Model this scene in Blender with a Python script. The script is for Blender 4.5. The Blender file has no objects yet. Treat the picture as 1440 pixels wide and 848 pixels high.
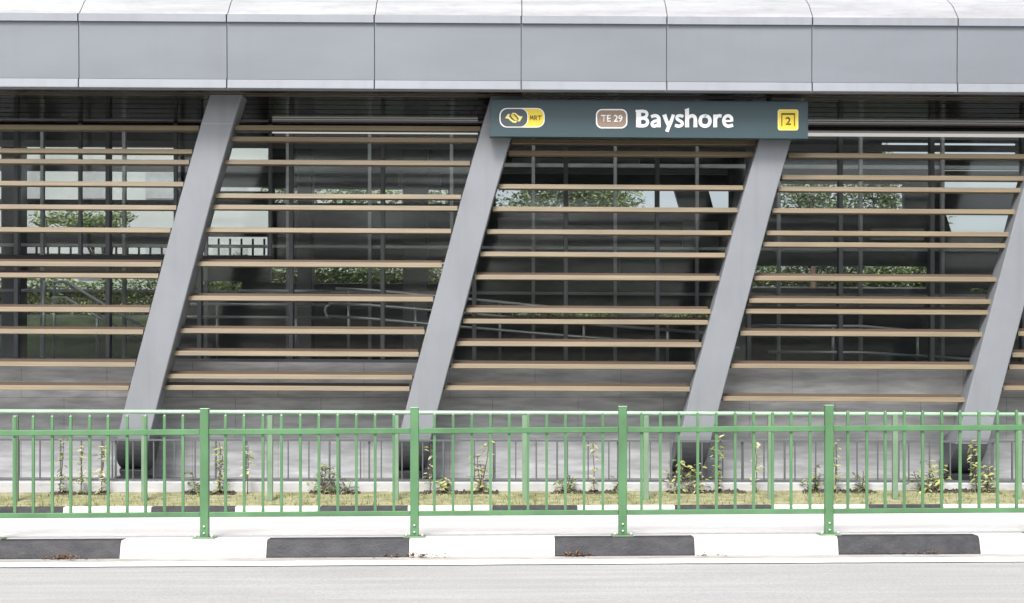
import bpy, bmesh, math, random
from mathutils import Vector, Matrix

random.seed(7)
F = 1968.0            # focal length in photo pixels (photo is 1440 wide)
CX, HY = 720.0, 533.0 # principal column, horizon row
CAMZ = 1.5            # camera height over the near road

scene = bpy.context.scene
COL = scene.collection

# ---------------------------------------------------------------- helpers
def X(px, d): return (px - CX) * d / F
def Z(py, d): return CAMZ + (HY - py) * d / F

TB = -0.0055   # gentle fall of the building lines to the right
TF = 0.0055    # the near road climbs to the right
TG = 0.0025    # the far verge

class MB:
    """collects shapes into one mesh"""
    def __init__(self, tilt=0.0):
        self.v = []; self.f = []; self.m = []; self.tilt = tilt; self.smooth = []
    def raw(self, verts, faces, mat=0, smooth=False):
        o = len(self.v)
        self.v += [(x, y, z + self.tilt * x) for x, y, z in verts]
        for f in faces:
            self.f.append([o + i for i in f]); self.m.append(mat); self.smooth.append(smooth)
        return self
    def box(self, x0, x1, y0, y1, z0, z1, mat=0, b=0.0):
        if x0 > x1: x0, x1 = x1, x0
        if z0 > z1: z0, z1 = z1, z0
        if y0 > y1: y0, y1 = y1, y0
        if b <= 0:
            vs = [(x, y, z) for x in (x0, x1) for y in (y0, y1) for z in (z0, z1)]
            fs = [(0,1,3,2),(4,6,7,5),(0,4,5,1),(2,3,7,6),(0,2,6,4),(1,5,7,3)]
            return self.raw(vs, fs, mat)
        # box with chamfered edges
        bm = bmesh.new()
        bmesh.ops.create_cube(bm, size=1)
        for v in bm.verts:
            v.co = Vector((x0 + (v.co.x + .5) * (x1 - x0), y0 + (v.co.y + .5) * (y1 - y0), z0 + (v.co.z + .5) * (z1 - z0)))
        bmesh.ops.bevel(bm, geom=list(bm.edges), offset=b, segments=1, affect='EDGES')
        bm.verts.index_update()
        self.raw([tuple(v.co) for v in bm.verts], [[v.index for v in f.verts] for f in bm.faces], mat)
        bm.free(); return self
    def tube(self, pts, r, n=8, mat=0, r2=None):
        pts = [Vector(p) for p in pts]; rings = []
        vs = []; fs = []
        for i, p in enumerate(pts):
            a = pts[max(i-1, 0)]; c = pts[min(i+1, len(pts)-1)]
            t = (c - a).normalized()
            u = t.cross(Vector((0, 1, 0)))
            if u.length < 1e-3: u = t.cross(Vector((1, 0, 0)))
            u.normalize(); w = t.cross(u)
            rr = r if r2 is None else r + (r2 - r) * i / (len(pts) - 1)
            for k in range(n):
                an = 2 * math.pi * k / n
                vs.append(tuple(p + (u * math.cos(an) + w * math.sin(an)) * rr))
        for i in range(len(pts) - 1):
            for k in range(n):
                fs.append((i*n+k, i*n+(k+1) % n, (i+1)*n+(k+1) % n, (i+1)*n+k))
        fs.append(tuple(range(n))[::-1]); fs.append(tuple((len(pts)-1)*n + k for k in range(n)))
        return self.raw(vs, fs, mat, True)
    def prism(self, prof, x0, x1, mat=0):
        """profile of (y, z) points, extruded along x"""
        n = len(prof)
        vs = [(x0, y, z) for y, z in prof] + [(x1, y, z) for y, z in prof]
        fs = [(i, (i+1) % n, n + (i+1) % n, n + i) for i in range(n)]
        fs += [tuple(range(n))[::-1], tuple(range(n, 2*n))]
        return self.raw(vs, fs, mat)
    def plate(self, outline, y0, y1, mat=0):
        """(x, z) outline extruded along depth"""
        n = len(outline)
        vs = [(x, y0, z) for x, z in outline] + [(x, y1, z) for x, z in outline]
        fs = [(i, (i+1) % n, n + (i+1) % n, n + i) for i in range(n)]
        fs += [tuple(range(n)), tuple(range(n, 2*n))[::-1]]
        return self.raw(vs, fs, mat)
    def leaf(self, p, direction, up, L, W, mat=0, fold=0.25):
        d = Vector(direction).normalized(); u = Vector(up)
        s = d.cross(u)
        if s.length < 1e-4: s = Vector((1, 0, 0))
        s.normalize(); nrm = s.cross(d)
        p = Vector(p)
        a = p; b = p + d*L*.35 + s*W*.5 + nrm*W*fold; c = p + d*L*.75 + s*W*.36 + nrm*W*fold*.4 - nrm*L*.05
        t = p + d*L - nrm*L*.15; e = p + d*L*.75 - s*W*.36 + nrm*W*fold*.4 - nrm*L*.05; g = p + d*L*.35 - s*W*.5 + nrm*W*fold
        m1 = p + d*L*.35; m2 = p + d*L*.75 - nrm*L*.05
        return self.raw([tuple(q) for q in (a,b,c,t,e,g,m1,m2)], [(0,6,1),(1,6,7,2),(2,7,3),(0,5,6),(5,4,7,6),(4,3,7)], mat)
    def build(self, name, mats, parent=None, smooth_angle=None):
        me = bpy.data.meshes.new(name)
        me.from_pydata(self.v, [], self.f)
        if not isinstance(mats, (list, tuple)): mats = [mats]
        for m in mats: me.materials.append(m)
        for i, p in enumerate(me.polygons):
            p.material_index = self.m[i]; p.use_smooth = self.smooth[i]
        bm = bmesh.new(); bm.from_mesh(me); bmesh.ops.recalc_face_normals(bm, faces=bm.faces); bm.to_mesh(me); bm.free()
        o = bpy.data.objects.new(name, me); COL.objects.link(o)
        if parent is not None:
            o.parent = parent
            o.matrix_parent_inverse = Matrix.Translation(-parent_world(parent))
        return o

def parent_world(p):
    v = Vector(p.location)
    if p.parent: pass            # parts carry no offset of their own
    return v if p.type == 'EMPTY' else Vector((0, 0, 0)) + (parent_world(p.parent) * 0 if p.parent else Vector((0, 0, 0)))

def child(mb, name, mats, parent):
    """mesh in world coordinates made a child of a thing or of a part"""
    o = mb.build(name, mats)
    o.parent = parent
    bpy_root = parent
    off = Vector((0, 0, 0))
    while bpy_root is not None:
        off += Vector(bpy_root.location); bpy_root = bpy_root.parent
    o.location = -off
    return o

def tag(o, label=None, cat=None, group=None, kind=None):
    if label: o['label'] = label
    if cat: o['category'] = cat
    if group: o['group'] = group
    if kind: o['kind'] = kind
    return o

def empty(name, loc, label, cat, group=None):
    o = bpy.data.objects.new(name, None); COL.objects.link(o); o.location = loc
    o.empty_display_size = .2
    return tag(o, label, cat, group)

# ---------------------------------------------------------------- materials
def S(hexrgb):  # sRGB 0..255 -> linear
    out = []
    for c in hexrgb:
        c /= 255.0
        out.append(c / 12.92 if c <= .04045 else ((c + .055) / 1.055) ** 2.4)
    return tuple(out) + (1,)

def mat(name, col, rough=.6, metal=0.0, var=0.0, scale=(3, 3, 3), col2=None, bump=0.0, bscale=60, spec=.5, detail=6, rvar=0.0, lo=.35, hi=.65):
    m = bpy.data.materials.new(name); m.use_nodes = True
    nt = m.node_tree; b = nt.nodes['Principled BSDF']
    b.inputs['Roughness'].default_value = rough; b.inputs['Metallic'].default_value = metal
    b.inputs['Specular IOR Level'].default_value = spec
    c = tuple(col[:3]) + (1,)
    if var > 0 or col2:
        tc = nt.nodes.new('ShaderNodeTexCoord'); mp = nt.nodes.new('ShaderNodeMapping'); mp.inputs['Scale'].default_value = scale
        nz = nt.nodes.new('ShaderNodeTexNoise'); nz.inputs['Scale'].default_value = 1; nz.inputs['Detail'].default_value = detail; nz.inputs['Roughness'].default_value = .62
        rp = nt.nodes.new('ShaderNodeValToRGB')
        c2 = tuple(col2[:3]) + (1,) if col2 else tuple(x * (1 - var) for x in c[:3]) + (1,)
        c1 = c if col2 else tuple(min(1, x * (1 + var)) for x in c[:3]) + (1,)
        rp.color_ramp.elements[0].position = lo; rp.color_ramp.elements[1].position = hi
        rp.color_ramp.elements[0].color = c2; rp.color_ramp.elements[1].color = c1
        L = nt.links
        L.new(tc.outputs['Object'], mp.inputs['Vector']); L.new(mp.outputs['Vector'], nz.inputs['Vector'])
        L.new(nz.outputs['Fac'], rp.inputs['Fac']); L.new(rp.outputs['Color'], b.inputs['Base Color'])
        if rvar > 0:
            mr = nt.nodes.new('ShaderNodeMapRange'); mr.inputs['To Min'].default_value = rough - rvar; mr.inputs['To Max'].default_value = rough + rvar
            L.new(nz.outputs['Fac'], mr.inputs['Value']); L.new(mr.outputs['Result'], b.inputs['Roughness'])
    else:
        b.inputs['Base Color'].default_value = c
    if bump > 0:
        tc2 = nt.nodes.new('ShaderNodeTexCoord'); n2 = nt.nodes.new('ShaderNodeTexNoise'); n2.inputs['Scale'].default_value = bscale; n2.inputs['Detail'].default_value = 4
        bp = nt.nodes.new('ShaderNodeBump'); bp.inputs['Strength'].default_value = bump; bp.inputs['Distance'].default_value = .01
        nt.links.new(tc2.outputs['Object'], n2.inputs['Vector']); nt.links.new(n2.outputs['Fac'], bp.inputs['Height']); nt.links.new(bp.outputs['Normal'], b.inputs['Normal'])
    return m

M = {}
M['fascia'] = mat('fascia_aluminium', (.204, .221, .246), .42, .2, .05, (.35, 1, 1.2), rvar=.05)
def warp(m, sc, st):
    nt = m.node_tree; tc = nt.nodes.new('ShaderNodeTexCoord'); n = nt.nodes.new('ShaderNodeTexNoise'); n.inputs['Scale'].default_value = sc; n.inputs['Detail'].default_value = 1
    bp = nt.nodes.new('ShaderNodeBump'); bp.inputs['Strength'].default_value = st; bp.inputs['Distance'].default_value = .05
    nt.links.new(tc.outputs['Object'], n.inputs['Vector']); nt.links.new(n.outputs['Fac'], bp.inputs['Height']); nt.links.new(bp.outputs['Normal'], nt.nodes['Principled BSDF'].inputs['Normal'])
warp(M['fascia'], .9, .25)
M['lip'] = mat('fascia_lip_aluminium', (.265, .282, .312), .45, .1, .05, (.6, 1, 1))
M['roof'] = mat('roof_sheet', (.35, .355, .365), .55, .1, .14, (.4, 2, 6))
M['column'] = mat('column_paint', (.232, .245, .265), .45, .1, .05, (1.2, 1.2, .5))
M['foot'] = mat('column_foot_steel', (.025, .027, .03), .5, .1, .2, (8, 8, 8))
M['shaded_foot'] = mat('column_foot_shade', (.085, .09, .098), .45, .2, .1, (6, 6, 6))  # darker colour stands for the shade under the curved column end
M['black'] = mat('black_steel', (.02, .02, .022), .5)
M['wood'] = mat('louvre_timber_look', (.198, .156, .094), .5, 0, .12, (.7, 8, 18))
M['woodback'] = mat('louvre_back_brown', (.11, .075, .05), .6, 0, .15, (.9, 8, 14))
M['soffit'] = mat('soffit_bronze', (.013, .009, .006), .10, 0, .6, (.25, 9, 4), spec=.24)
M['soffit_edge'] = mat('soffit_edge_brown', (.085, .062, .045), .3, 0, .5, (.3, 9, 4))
M['mullion'] = mat('mullion_grey', (.13, .14, .15), .4, .4)
M['headframe'] = mat('glazing_head_aluminium', (.80, .80, .80), .4, 0)
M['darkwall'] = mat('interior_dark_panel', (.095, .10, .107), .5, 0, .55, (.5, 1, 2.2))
M['floor_in'] = mat('interior_floor', (.34, .34, .34), .3, 0, .1, (1, 1, 1))
M['ceil_in'] = mat('interior_ceiling', (.3, .3, .3), .5)
M['midgrey'] = mat('interior_steel_grey', (.34, .355, .37), .45, .1, .1)
M['block_window'] = mat('block_window_pale', (.27, .295, .30), .4, 0, .1)
M['reflect_dark'] = mat('reflection_pillar_dark', (.07, .073, .08), .4, 0, .2, (1, 1, 1))
M['pale'] = mat('pale_panel', (.50, .53, .52), .5, 0, .08, (.4, 1, 2))
M['stainless'] = mat('stainless_tube', (.80, .81, .80), .3, 1.0)
M['green'] = mat('railing_green_paint', (.092, .208, .096), .42, 0, .14, (3, 3, 2.2))
M['green_old'] = mat('railing_green_weathered', (.165, .255, .16), .5, 0, .12, (4, 4, 4))
M['railtop'] = mat('railing_top_highlight', (.37, .53, .39), .45, 0, .10, (4, 4, 4))  # paler green, the highlight on tube and caps put into the colour
M['galv'] = mat('galvanised_bolt', (.62, .65, .62), .4, .4)
M['greyrail'] = mat('grey_rail_paint', (.10, .115, .115), .5)
M['kerbwhite'] = mat('kerb_white_paint', (.70, .69, .67), .75, 0, 0, (4, 9, 9), col2=(.58, .56, .53), bump=.25, bscale=90)
M['kerbblack'] = mat('kerb_black_paint', (.020, .020, .024), .6, 0, 0, (7, 7, 12), col2=(.045, .045, .05), bump=.4, bscale=60)
M['median'] = mat('median_concrete', (.62, .61, .595), .85, 0, 0, (.7, 2.2, 2), col2=(.53, .52, .505), bump=.3, bscale=70)
M['asphalt'] = mat('asphalt_worn', (.385, .384, .378), .9, 0, 0, (.5, 1.6, 1), col2=(.345, .344, .338), bump=.5, bscale=140)
M['line'] = mat('road_line_white', (.80, .80, .79), .7, 0, .04, (6, 6, 6))
M['gutter'] = mat('gutter_concrete', (.42, .41, .39), .85, 0, 0, (3, 9, 9), col2=(.28, .265, .24), bump=.3)
M['soil'] = mat('verge_soil', (.055, .042, .032), .95, 0, .5, (9, 9, 9), bump=.8, bscale=30)
M['verge'] = mat('verge_dry_turf', (.17, .175, .08), .95, 0, 0, (5, 9, 9), col2=(.34, .32, .20), bump=.8, bscale=40)
M['ground'] = mat('ground_earth', (.16, .15, .12), .95, 0, .2, (.2, .2, .2))
M['apron'] = mat('apron_concrete', (.50, .50, .51), .85, 0, .12, (1.5, 3, 3), bump=.3)
M['apron_dark'] = mat('apron_darkened_ground', (.15, .15, .15), .9, 0, .3, (14, 14, 14), bump=.6)  # unseen ground, darkened to cut light bouncing onto the column feet
M['lawn'] = mat('lawn_grass', (.028, .042, .017), .9, 0, .45, (2, 2, 2), bump=.6, bscale=20)
M['bark'] = mat('stem_brown', (.10, .07, .05), .8)
M['signblue'] = mat('sign_enamel_slate', (.042, .072, .083), .38, .1, .05, (.8, 1, 2))
M['signedge'] = mat('sign_edge', (.04, .07, .085), .5)
M['white'] = mat('sign_white', (.94, .94, .94), .45)
M['yellow'] = mat('sign_yellow', (.82, .62, .055), .45)
M['paleyellow'] = mat('sign_pale_yellow', (.86, .74, .28), .45)
M['signgrey'] = mat('sign_dark_grey', (.065, .085, .09), .45)
M['brown'] = mat('sign_brown', (.30, .215, .155), .45)
M['olive'] = mat('sign_dark_olive', (.10, .075, .012), .5)
M['litter'] = mat('dead_leaf', (.16, .09, .055), .8, 0, .5, (30, 30, 30))
M['building_far'] = mat('far_block_wall', (.36, .39, .385), .7, 0, .06, (.4, 1, .8))

def overlay(m, scale, lo, hi, c0, c1, detail=4, rough=.6, fac=1.0):
    """multiply a second noise (grain, stains, runs) over the colour of a material"""
    nt = m.node_tree; b = nt.nodes['Principled BSDF']; L = nt.links; inp = b.inputs['Base Color']
    tc = nt.nodes.new('ShaderNodeTexCoord'); mp = nt.nodes.new('ShaderNodeMapping'); mp.inputs['Scale'].default_value = scale
    nz = nt.nodes.new('ShaderNodeTexNoise'); nz.inputs['Scale'].default_value = 1; nz.inputs['Detail'].default_value = detail; nz.inputs['Roughness'].default_value = rough
    rp = nt.nodes.new('ShaderNodeValToRGB'); rp.color_ramp.elements[0].position = lo; rp.color_ramp.elements[1].position = hi
    rp.color_ramp.elements[0].color = tuple(c0) + (1,); rp.color_ramp.elements[1].color = tuple(c1) + (1,)
    mu = nt.nodes.new('ShaderNodeMix'); mu.data_type = 'RGBA'; mu.blend_type = 'MULTIPLY'; mu.inputs['Factor'].default_value = fac
    if inp.is_linked: L.new(inp.links[0].from_socket, mu.inputs[6])
    else: mu.inputs[6].default_value = inp.default_value
    L.new(tc.outputs['Object'], mp.inputs['Vector']); L.new(mp.outputs['Vector'], nz.inputs['Vector']); L.new(nz.outputs['Fac'], rp.inputs['Fac'])
    L.new(rp.outputs['Color'], mu.inputs[7]); L.new(mu.outputs[2], inp)
G1 = lambda v: (v, v, v)
overlay(M['asphalt'], (55, 30, 55), .35, .65, G1(.84), G1(1.09), 3, .85)          # aggregate
overlay(M['asphalt'], (3, 14, 3), .62, .72, G1(1), (.80, .79, .78), 6, .7)       # small dark patches
overlay(M['asphalt'], (.25, 6, 1), .45, .6, G1(.93), G1(1.03), 3)                # wheel wear along the lane
overlay(M['median'], (60, 60, 60), .3, .7, G1(.88), G1(1.06), 3, .8)
overlay(M['median'], (2, 9, 4), .60, .74, G1(1), (.82, .80, .76), 6, .7)
overlay(M['kerbwhite'], (5, 5, 16), .60, .70, G1(1), (.66, .62, .56), 8, .75)    # scuffs through the paint
overlay(M['kerbblack'], (6, 6, 14), .62, .70, G1(1), (2.6, 2.5, 2.4), 8, .75)
overlay(M['gutter'], (4, 20, 4), .55, .70, G1(1), (.6, .55, .48), 6, .7)
overlay(M['line'], (7, 7, 7), .62, .72, G1(1), G1(.72), 8, .8)
overlay(M['column'], (7, 7, .45), .5, .75, G1(1), (.91, .91, .90), 5, .6)        # faint rain runs
overlay(M['column'], (1.5, 1.5, 1.5), .4, .7, G1(1.02), G1(.95), 4)
overlay(M['fascia'], (4, 4, .5), .55, .8, G1(1), (.95, .945, .94), 5, .6)
overlay(M['lip'], (5, 4, 1), .5, .8, G1(1), (.88, .87, .86), 5, .6)
overlay(M['roof'], (2.5, 6, 6), .45, .7, G1(1), (.84, .84, .83), 6, .7)
overlay(M['wood'], (1.2, 30, 90), .4, .62, (.84, .82, .78), G1(1.06), 4, .6)     # grain
overlay(M['wood'], (.8, 2, 2), .35, .65, (.86, .86, .88), G1(1.05), 3)
overlay(M['green'], (14, 14, 9), .62, .72, G1(1), (.72, .74, .66), 6, .7)
overlay(M['green'], (1.1, 1.1, 1.1), .4, .65, G1(1.05), G1(.92), 3)
overlay(M['apron'], (3, 6, 9), .55, .72, G1(1), (.72, .71, .69), 6, .7)

def leafmat(name, c1, c2, rough=.5, trans=.25, sc=9):
    m = bpy.data.materials.new(name); m.use_nodes = True; nt = m.node_tree
    b = nt.nodes['Principled BSDF']; out = nt.nodes['Material Output']
    tc = nt.nodes.new('ShaderNodeTexCoord'); nz = nt.nodes.new('ShaderNodeTexNoise'); nz.inputs['Scale'].default_value = sc
    rp = nt.nodes.new('ShaderNodeValToRGB'); rp.color_ramp.elements[0].position = .35; rp.color_ramp.elements[1].position = .65
    rp.color_ramp.elements[0].color = tuple(c1) + (1,); rp.color_ramp.elements[1].color = tuple(c2) + (1,)
    tr = nt.nodes.new('ShaderNodeBsdfTranslucent'); mx = nt.nodes.new('ShaderNodeMixShader'); mx.inputs['Fac'].default_value = trans
    L = nt.links
    L.new(tc.outputs['Object'], nz.inputs['Vector']); L.new(nz.outputs['Fac'], rp.inputs['Fac'])
    L.new(rp.outputs['Color'], b.inputs['Base Color']); L.new(rp.outputs['Color'], tr.inputs['Color'])
    b.inputs['Roughness'].default_value = rough
    L.new(b.outputs['BSDF'], mx.inputs[1]); L.new(tr.outputs['BSDF'], mx.inputs[2]); L.new(mx.outputs['Shader'], out.inputs['Surface'])
    return m
M['leaf_bright'] = leafmat('leaf_yellow_green', (.28, .34, .08), (.52, .52, .20), sc=14)
M['leaf_mid'] = leafmat('leaf_mid_green', (.14, .22, .06), (.30, .38, .14), sc=14)
M['leaf_dark'] = leafmat('leaf_dark_green', (.05, .08, .03), (.14, .20, .07), sc=14)
M['leaf_pale'] = leafmat('leaf_pale_dry', (.45, .44, .24), (.60, .57, .38), sc=14)
M['hedge_leaf'] = leafmat('hedge_leaf', (.10, .16, .05), (.28, .36, .15), sc=3)
M['tree_leaf'] = leafmat('tree_leaf', (.03, .05, .02), (.10, .135, .055), sc=.7)
M['grass'] = leafmat('grass_blade', (.14, .20, .05), (.36, .37, .15), sc=5)

lm_ = bpy.data.materials.new('glow_strip_emission'); lm_.use_nodes = True  # glow for the bright reflected line at the glass head
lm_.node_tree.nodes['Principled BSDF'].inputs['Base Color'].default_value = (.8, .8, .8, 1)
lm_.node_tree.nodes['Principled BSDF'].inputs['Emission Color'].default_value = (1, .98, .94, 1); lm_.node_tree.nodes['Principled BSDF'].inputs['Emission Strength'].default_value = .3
M['glow'] = lm_
# glass: clear tinted pane with a mirror-like coat
g = bpy.data.materials.new('glass'); g.use_nodes = True; nt = g.node_tree
for n in list(nt.nodes): nt.nodes.remove(n)
out = nt.nodes.new('ShaderNodeOutputMaterial'); tr = nt.nodes.new('ShaderNodeBsdfTransparent'); gl = nt.nodes.new('ShaderNodeBsdfGlossy')
tr.inputs['Color'].default_value = (.90, .915, .905, 1); gl.inputs['Roughness'].default_value = .10; gl.inputs['Color'].default_value = (.9, .95, .97, 1)
fr = nt.nodes.new('ShaderNodeFresnel'); fr.inputs['IOR'].default_value = 1.58
mx = nt.nodes.new('ShaderNodeMixShader')
nt.links.new(fr.outputs['Fac'], mx.inputs['Fac']); nt.links.new(tr.outputs['BSDF'], mx.inputs[1]); nt.links.new(gl.outputs['BSDF'], mx.inputs[2])
nz = nt.nodes.new('ShaderNodeTexNoise'); nz.inputs['Scale'].default_value = .8; nz.inputs['Detail'].default_value = 1
tcg = nt.nodes.new('ShaderNodeTexCoord'); bpn = nt.nodes.new('ShaderNodeBump'); bpn.inputs['Strength'].default_value = .045; bpn.inputs['Distance'].default_value = .02
nt.links.new(tcg.outputs['Object'], nz.inputs['Vector']); nt.links.new(nz.outputs['Fac'], bpn.inputs['Height']); nt.links.new(bpn.outputs['Normal'], gl.inputs['Normal'])
nt.links.new(mx.outputs['Shader'], out.inputs['Surface'])
M['glass'] = g

# board-marked grey wall cladding with panel joints and stains
def wallmat():
    m = bpy.data.materials.new('wall_concrete_panels'); m.use_nodes = True; nt = m.node_tree; b = nt.nodes['Principled BSDF']
    L = nt.links; tc = nt.nodes.new('ShaderNodeTexCoord')
    mp = nt.nodes.new('ShaderNodeMapping'); mp.inputs['Rotation'].default_value = (math.radians(-90), 0, 0); mp.inputs['Location'].default_value = (.3, .02, 0)
    br = nt.nodes.new('ShaderNodeTexBrick'); br.inputs['Scale'].default_value = 1; br.inputs['Brick Width'].default_value = 1.31; br.inputs['Row Height'].default_value = .62
    br.inputs['Mortar Size'].default_value = .005; br.offset = .5
    br.inputs['Color1'].default_value = (.46, .465, .475, 1); br.inputs['Color2'].default_value = (.42, .425, .435, 1); br.inputs['Mortar'].default_value = (.27, .27, .28, 1)
    m2 = nt.nodes.new('ShaderNodeMapping'); m2.inputs['Scale'].default_value = (1.2, 2, 6)
    nz = nt.nodes.new('ShaderNodeTexNoise'); nz.inputs['Scale'].default_value = 1; nz.inputs['Detail'].default_value = 8; nz.inputs['Roughness'].default_value = .65
    rp = nt.nodes.new('ShaderNodeValToRGB'); rp.color_ramp.elements[0].position = .3; rp.color_ramp.elements[1].position = .7
    rp.color_ramp.elements[0].color = (.72, .72, .73, 1); rp.color_ramp.elements[1].color = (1.12, 1.12, 1.12, 1)
    mu = nt.nodes.new('ShaderNodeMix'); mu.data_type = 'RGBA'; mu.blend_type = 'MULTIPLY'; mu.inputs['Factor'].default_value = 1
    L.new(tc.outputs['Object'], mp.inputs['Vector']); L.new(mp.outputs['Vector'], br.inputs['Vector'])
    L.new(tc.outputs['Object'], m2.inputs['Vector']); L.new(m2.outputs['Vector'], nz.inputs['Vector']); L.new(nz.outputs['Fac'], rp.inputs['Fac'])
    L.new(br.outputs['Color'], mu.inputs[6]); L.new(rp.outputs['Color'], mu.inputs[7]); L.new(mu.outputs[2], b.inputs['Base Color'])
    m4 = nt.nodes.new('ShaderNodeMapping'); m4.inputs['Scale'].default_value = (2.2, 2, 14)
    n4 = nt.nodes.new('ShaderNodeTexNoise'); n4.inputs['Scale'].default_value = 1; n4.inputs['Detail'].default_value = 6
    r4 = nt.nodes.new('ShaderNodeValToRGB'); r4.color_ramp.elements[0].position = .38; r4.color_ramp.elements[1].position = .62
    r4.color_ramp.elements[0].color = (.82, .82, .82, 1); r4.color_ramp.elements[1].color = (1.06, 1.06, 1.06, 1)
    mu4 = nt.nodes.new('ShaderNodeMix'); mu4.data_type = 'RGBA'; mu4.blend_type = 'MULTIPLY'; mu4.inputs['Factor'].default_value = 1
    L.new(tc.outputs['Object'], m4.inputs['Vector']); L.new(m4.outputs['Vector'], n4.inputs['Vector']); L.new(n4.outputs['Fac'], r4.inputs['Fac'])
    L.new(mu.outputs[2], mu4.inputs[6]); L.new(r4.outputs['Color'], mu4.inputs[7]); L.new(mu4.outputs[2], b.inputs['Base Color'])
    b.inputs['Roughness'].default_value = .75
    bp = nt.nodes.new('ShaderNodeBump'); bp.inputs['Strength'].default_value = .3; bp.inputs['Distance'].default_value = .01
    L.new(nz.outputs['Fac'], bp.inputs['Height']); L.new(bp.outputs['Normal'], b.inputs['Normal'])
    return m
M['wall'] = wallmat()

# ---------------------------------------------------------------- setting: ground, roads, kerbs
o = MB().box(-300, 300, -300, 300, -1.0, -.60).build('ground', M['ground']); tag(o, kind='structure')
W = 26
o = MB(TF).box(-W, W, -14, 11.80, -.30, 0).build('road', M['asphalt']); tag(o, kind='structure')
o = MB(TF).box(-W, W, 11.56, 11.795, -.1, .004).build('gutter', M['gutter']); tag(o, kind='structure')
# edge line, slightly ragged
mb = MB(TF)
n = 260; x0 = -W; vs = []; fs = []
for i in range(n + 1):
    x = -W + 2 * W * i / n
    vs += [(x, 11.27 + random.uniform(-.006, .006), .008), (x, 11.555 + random.uniform(-.005, .005), .008)]
for i in range(n): fs.append((2*i, 2*i+2, 2*i+3, 2*i+1))
mb.raw(vs, fs); o = mb.build('road_marking', M['line']); tag(o, kind='structure')

o = MB(TF).box(-W, W, 12.02, 14.30, -.5, .148).build('median_strip', M['median']); tag(o, kind='structure')
# kerb of the median: battered face, segments painted black and white
KP = [(11.80, -.2), (11.80, 0.012), (11.835, .128), (11.86, .15), (12.02, .15), (12.02, -.2)]
def kerb(edges, prof, d, tilt, name, mats, jag=.012):
    mb = MB(tilt)
    for (xa, xb, k) in edges:
        n = max(1, int((xb - xa) / .3))
        for i in range(n):
            a = xa + (xb - xa) * i / n; b_ = xa + (xb - xa) * (i + 1) / n
            mb.prism(prof, a + (.004 if i == 0 else 0), b_, k)
    return mb.build(name, mats)
def segs(blacks, d, W):
    e = []; cur = -W
    for a, b_ in blacks:
        xa, xb = X(a, d), X(b_, d)
        e.append((cur, xa, 0)); e.append((xa, xb, 1)); cur = xb
    e.append((cur, W, 0)); return e
blk = [(-836, -638), (-434, -234), (-31, 169), (375, 575), (780, 976), (1178, 1377), (1580, 1780), (1984, 2184)]
o = kerb(segs(blk, 11.83, W), KP, 11.83, TF, 'kerb', [M['kerbwhite'], M['kerbblack']]); tag(o, kind='structure')

# far carriageway, its kerb and the verge
o = MB(0).box(-W-6, W+6, 14.30, 19.20, -.58, -.39).build('far_road', M['asphalt']); tag(o, kind='structure')
KB = [(19.20, -.55), (19.20, -.385), (19.22, -.26), (19.24, -.245), (19.36, -.245), (19.36, -.55)]
blk2 = [(-560, -440), (-290, -170), (-30, 88), (212, 330), (450, 573), (692, 812), (949, 1086), (1222, 1327), (1470, 1590), (1720, 1840)]
o = kerb(segs(blk2, 19.2, W+6), KB, 19.2, TG, 'far_kerb', [M['kerbwhite'], M['kerbblack']]); tag(o, kind='structure')
o = MB(TG).prism([(19.36, -.55), (19.36, -.25), (19.6, -.20), (20.0, -.15), (20.28, -.125), (20.28, -.55)], -W-6, W+6).build('verge', M['verge']); tag(o, kind='structure')
# grass on the verge
mb = MB(TG); rg = random.Random(3)
def verge_z(y): return -.25 + (y - 19.36) * .14
for i in range(9000):
    x = rg.uniform(-9.2, 9.2); y = rg.uniform(19.37, 20.0)
    if (math.sin(x*1.7) + math.sin(x*4.1+1) + math.sin(x*9.3)) * .33 + rg.uniform(-1, 1) < -.55: continue
    h = rg.uniform(.025, .075); a = rg.uniform(0, 6.28); l = rg.uniform(.01, .05)
    w = .007
    bx, by, bz = x, y, verge_z(y) - .005
    dx, dy = math.cos(a), math.sin(a)
    mb.raw([(bx - dy*w, by + dx*w, bz), (bx + dy*w, by - dx*w, bz), (bx + dx*l, by + dy*l, bz + h)], [(0, 1, 2)])
o = mb.build('verge_grass', M['grass']); tag(o, 'short dry yellow green grass along the far kerb', 'grass', kind='stuff')
# dark soil clods below the plants
mb = MB(TG)
clus = [(70, 150), (255, 330), (435, 505), (590, 700), (775, 870), (940, 1050), (1130, 1230), (1295, 1350), (1355, 1400)]
for a, b_ in clus:
    for i in range(int((b_ - a) * 2.2)):
        px = rg.uniform(a, b_); y = rg.uniform(20.02, 20.24); x = X(px, 20.1); r = rg.uniform(.012, .04); z = verge_z(y) + rg.uniform(0, .018)
        vs = [(x + r*math.cos(t)*rg.uniform(.7, 1.3), y + r*math.sin(t)*rg.uniform(.7, 1.3), z - .01) for t in (0, 1.05, 2.1, 3.14, 4.2, 5.2)] + [(x, y, z + r*.75)]
        mb.raw(vs, [(k, (k+1) % 6, 6) for k in range(6)])
o = mb.build('soil', M['soil']); tag(o, 'dark loose soil and mulch around the plants', 'soil', kind='stuff')
o = MB(TB*.3).box(-W-6, W+6, 20.281, 20.60, -.55, .0, 0, .012).build('planter_edge', M['apron']); tag(o, kind='structure')
o = MB(TB*.3).box(-W-6, W+6, 20.601, 21.40, -.55, -.012).build('pavement', M['apron_dark']); tag(o, kind='structure')

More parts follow.
